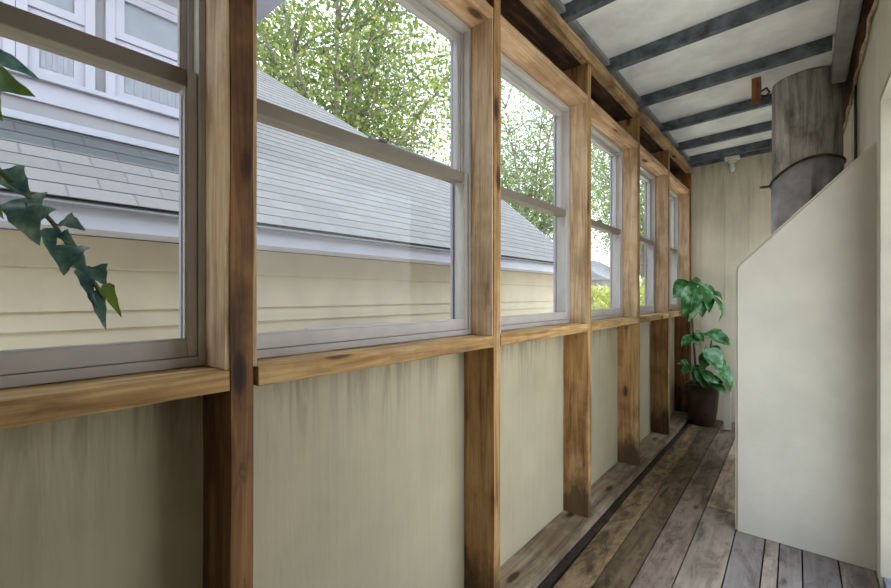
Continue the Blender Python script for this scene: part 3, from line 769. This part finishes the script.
# dormer: wall, windows, eave
DD = 3.47; DYE = 1.55; ZD = zr(DD)
def yat(u, D):
    t = (u - UC) / F
    return D * (CA + t * SA) / (SA - t * CA)
dw = MB(); dw.box(-DD - 2.0, -DD, -4, DYE, ZD - .02, zz(2.3)); dwo = dw.build('dormer_wall', M['grey_trim'], hs)
b = MB(); b.box(-DD, -DD + .03, -4, DYE, ZD + .0, ZD + .045, .004); b.build('dormer_flashing', M['white_trim'], hs)
zsill = zz(.372 * DD)
b = MB(); b.box(-DD, -DD + .022, -4, DYE, zsill - .15, zsill - .031, .004); b.build('dormer_apron', M['white_trim'], hs)
b = MB(); b.box(-DD, -DD + .06, -4, DYE, zsill - .03, zsill, .004); b.build('dormer_sill', M['white_trim'], hs)
b = MB(); b.box(-DD - 2.2, -DE + 0 - 0 if False else -2.95, -4, 1.71, zz(2.22), zz(2.34), .005); b.build('dormer_eave', M['white_trim'], hs)
b = MB(); b.poly_extrude([Vector((-2.9, -4, zz(2.34))), Vector((-2.9, -4, zz(2.37))), Vector((-DD - 2.2, -4, zz(2.9))), Vector((-DD - 2.2, -4, zz(2.34)))], (0, 5.75, 0)); b.build('dormer_roof', M['shingle'], hs)
spans = [(-80, 2), (27, 84), (114, 196)]
for (u0, u1) in spans:
    ya, yb = yat(u0, DD), yat(u1, DD)
    wf = MB(); zt = zz(2.0); zb = zsill + .002; xw = -DD
    ct = .05
    wf.box(xw, xw + .035, ya - ct, ya, zb, zt + ct, .004); wf.box(xw, xw + .035, yb, yb + ct, zb, zt + ct, .004)
    wf.box(xw, xw + .035, ya, yb, zt, zt + ct, .004)
    zmid = zz(1.68)
    for (z0, z1, xo) in ((zb, zmid, .012), (zmid + .003, zt, .028)):
        r = .05
        wf.box(xw, xw + xo, ya, ya + r, z0, z1); wf.box(xw, xw + xo, yb - r, yb, z0, z1)
        wf.box(xw, xw + xo, ya + r, yb - r, z0, z0 + r); wf.box(xw, xw + xo, ya + r, yb - r, z1 - r, z1)
    w = wf.build('dormer_window', M['white_trim'], hs)
    pn = MB(); pn.box(xw, xw + .004, ya + .05, yb - .05, zb + .05, zt - .05)
    # curtain folds behind
    pn.build('pane', M['dark_glass'], w)
    cu = MB(); k = 0; y = ya + .06
    while y < yb - .08:
        cu.box(xw + .004, xw + .007, y, y + .018, zb + .06, zmid - .055); y += .05
    cu.build('curtain', M['curtain'], w)
# window lower on the siding, only its head casing shows
b = MB(); wy0, wy1 = 2.0, 2.9; wt = zz(-.275)
b.box(DW, DW + .05, wy0, wy1, wt - .09, wt, .004); b.box(DW, DW + .05, wy0, wy0 + .09, wt - 1.3, wt - .09, .004)
b.box(DW, DW + .05, wy1 - .09, wy1, wt - 1.3, wt - .09, .004); b.box(DW, DW + .06, wy0 - .03, wy1 + .03, wt - 1.36, wt - 1.3, .004)
w = b.build('house_window', M['white_trim'], hs)
b = MB(); b.box(DW + .0, DW + .03, wy0 + .09, wy1 - .09, wt - 1.3, wt - .09); b.build('pane', M['dark_glass'], w)

# ------------------------------------------------------------------ ground, trees, bushes
b = MB(); b.box(-60, 40, -30, 90, -1.0, -.8); struct(b.build('ground', M['ground']))
def branchy(tr, loc, h, spread, n_main, fol, nleaf, lsize, crown_z0, seed, rise=.55):
    rnd = random.Random(seed)
    ends = []
    base = Vector(loc)
    fork = base + Vector((0, 0, h * .22))
    tr.tube([base, base.lerp(fork, .5) + Vector((.05, .02, 0)), fork], [.26, .22, .19], 10)
    for k in range(n_main):
        a = 2 * math.pi * (k + rnd.random() * .7) / n_main
        s = spread * rnd.uniform(.35, 1.0)
        tip = base + Vector((math.cos(a) * s, math.sin(a) * s, h * rnd.uniform(.7, 1.0)))
        ctrl = fork + (tip - fork) * .45 + Vector((math.cos(a) * s * -.12, math.sin(a) * s * -.12, h * .06))
        pts = []
        for i in range(9):
            t = i / 8
            pts.append(fork * (1 - t) ** 2 + ctrl * 2 * t * (1 - t) + tip * t * t)
        tr.tube(pts, [.11 * (1 - .88 * i / 8) for i in range(9)], 7)
        for i in range(2, 9):
            ends.append(pts[i])
            for j in range(3):
                a2 = a + rnd.uniform(-1.5, 1.5); l2 = spread * rnd.uniform(.15, .45)
                e = pts[i] + Vector((math.cos(a2) * l2, math.sin(a2) * l2, l2 * rnd.uniform(-.1, 1.0)))
                m = pts[i].lerp(e, .5) + Vector((0, 0, .08 * l2))
                tr.tube([pts[i], m, e], [.035, .022, .008], 5)
                ends.append(e); ends.append(m)
    for i in range(nleaf):
        e = rnd.choice(ends); r = spread * .17
        p = e + Vector((rnd.gauss(0, r), rnd.gauss(0, r), rnd.gauss(0, r * .8)))
        if p.z < crown_z0: continue
        d = Vector((rnd.uniform(-1, 1), rnd.uniform(-1, 1), rnd.uniform(-1, .4))).normalized()
        n = Vector((rnd.uniform(-1, 1), rnd.uniform(-1, 1), rnd.uniform(0, 1)))
        l = lsize * rnd.uniform(.6, 1.3)
        s = d.cross(n)
        if s.length < .01: continue
        s.normalize()
        v = [fol.bm.verts.new(q) for q in (p, p + d * l * .5 + s * l * .28, p + d * l, p + d * l * .5 - s * l * .28)]
        fol.bm.faces.new(v)
def tree(loc, h, spread, n_main, nleaf, lsize, cz, seed, mat, label):
    t = thing('tree', loc, label, 'tree', 'trees beyond the house')
    tb, fb = MB(), MB()
    branchy(tb, loc, h, spread, n_main, fb, nleaf, lsize, cz, seed)
    tb.build('trunk', M['bark'], t); fb.build('foliage', mat, t, recalc=False)
tree((-10.2, 7.4, -.8), 13.0, 4.6, 14, 42000, .135, 2.5, 4, M['foliage'], 'large bright green tree behind the grey roof, seen through the second window')
tree((-10.5, 19.2, -.8), 12.5, 5.0, 12, 26000, .15, 2.6, 9, M['foliage2'], 'airy pale green tree past the roof end, seen through the third window')
tree((-7.6, 28.5, -.8), 13, 5.0, 10, 18000, .2, 4.0, 21, M['foliage2'], 'distant pale tree seen through the fourth and fifth windows')
def bush(loc, r, h, n, seed, label):
    rnd = random.Random(seed)
    t = thing('bush', loc, label, 'bush', 'yellow green bushes outside')
    s, fo = MB(), MB()
    for k in range(7):
        a = rnd.random() * 6.28
        s.tube([loc, Vector(loc) + Vector((math.cos(a) * r * .3, math.sin(a) * r * .3, h * .5)), Vector(loc) + Vector((math.cos(a) * r * .7, math.sin(a) * r * .7, h * .9))], [.03, .02, .01], 5)
    for i in range(n):
        u = rnd.uniform(-1, 1); a = rnd.random() * 6.28; q = math.sqrt(1 - u * u); rr = rnd.uniform(.75, 1.05)
        p = Vector(loc) + Vector((q * math.cos(a) * r * rr, q * math.sin(a) * r * rr, h * .5 + u * h * .5 * rr))
        d = Vector((rnd.uniform(-1, 1), rnd.uniform(-1, 1), rnd.uniform(-.6, 1))).normalized(); n_ = Vector((rnd.uniform(-1, 1), rnd.uniform(-1, 1), 1))
        sd = d.cross(n_).normalized(); l = rnd.uniform(.10, .2)
        fo.bm.faces.new([fo.bm.verts.new(x) for x in (p, p + d * l * .5 + sd * l * .3, p + d * l, p + d * l * .5 - sd * l * .3)])
    s.build('stems', M['bark'], t); fo.build('foliage', M['bush'], t, recalc=False)
def gr(u, D):
    return Vector((-D, yat(u, D), -.8))
bush(gr(600, 4.4), 1.0, 2.25, 2600, 1, 'yellow green bush left of the fourth window view')
bush(gr(628, 4.4), 1.1, 2.4, 2600, 2, 'yellow green bush right of the fourth window view')
bush(gr(652, 5.5), 1.6, 2.9, 2600, 3, 'yellow green bush seen through the fifth window')
bush(gr(676, 3.4), .85, 2.5, 2200, 4, 'yellow green bush seen through the last window')
# distant house
hx = gr(581, 9.5)
h2 = thing('distant_house', hx, 'small grey roofed house far off, seen through the fourth window', 'house')
b = MB(); b.box(hx.x - 3, hx.x + 1.2, hx.y, hx.y + 5, -.8, 2.1); b.build('walls', M['grey_trim'], h2)
b = MB(); b.poly_extrude([Vector((hx.x - 3.4, hx.y - .3, 2.1)), Vector((hx.x + 1.6, hx.y - .3, 2.1)), Vector((hx.x - .9, hx.y - .3, 3.5))], (0, 5.6, 0)); b.build('roof', M['grey_roof'], h2)

for o in list(bpy.data.objects):
    if '_o' in o: del o['_o']

# ------------------------------------------------------------------ light
w = bpy.data.worlds.new('sky'); sc.world = w; w.use_nodes = True
nt = w.node_tree; nt.nodes.clear()
out = nt.nodes.new('ShaderNodeOutputWorld'); bg = nt.nodes.new('ShaderNodeBackground')
tc = nt.nodes.new('ShaderNodeTexCoord'); sep = nt.nodes.new('ShaderNodeSeparateXYZ')
nt.links.new(tc.outputs['Generated'], sep.inputs[0])
r = ramp(nt, [(.0, (.95, .95, .94, 1)), (.25, (.84, .92, 1.0, 1)), (1.0, (.66, .82, 1.0, 1))], sep.outputs['Z'])
nt.links.new(r.outputs[0], bg.inputs[0]); bg.inputs[1].default_value = 1.4
nt.links.new(bg.outputs[0], out.inputs[0])
sun = bpy.data.lights.new('sun', 'SUN'); sun.energy = 2.5; sun.angle = .02; sun.color = (1, .96, .9)
so = bpy.data.objects.new('sun', sun); COL.objects.link(so)
d = Vector((.22, .35, .93)).normalized()
so.rotation_euler = d.to_track_quat('Z', 'Y').to_euler(); so.location = (0, 0, 20)

cam = bpy.data.cameras.new('camera'); co = bpy.data.objects.new('camera', cam); COL.objects.link(co)
cam.sensor_width = 36; cam.lens = F / 891 * 36; cam.shift_y = 1.5 / 891; cam.clip_start = .02; cam.clip_end = 300
co.location = (0, 0, EYE); co.rotation_euler = (math.radians(90), 0, A)
sc.camera = co
vs = sc.view_settings
vs.view_transform = 'Standard'; vs.look = 'None'; vs.gamma = 1; vs.use_curve_mapping = False
vs.exposure = 1.36
sc.cycles.max_bounces = 10; sc.cycles.diffuse_bounces = 6; sc.cycles.transparent_max_bounces = 24
sc.cycles.sample_clamp_indirect = 6
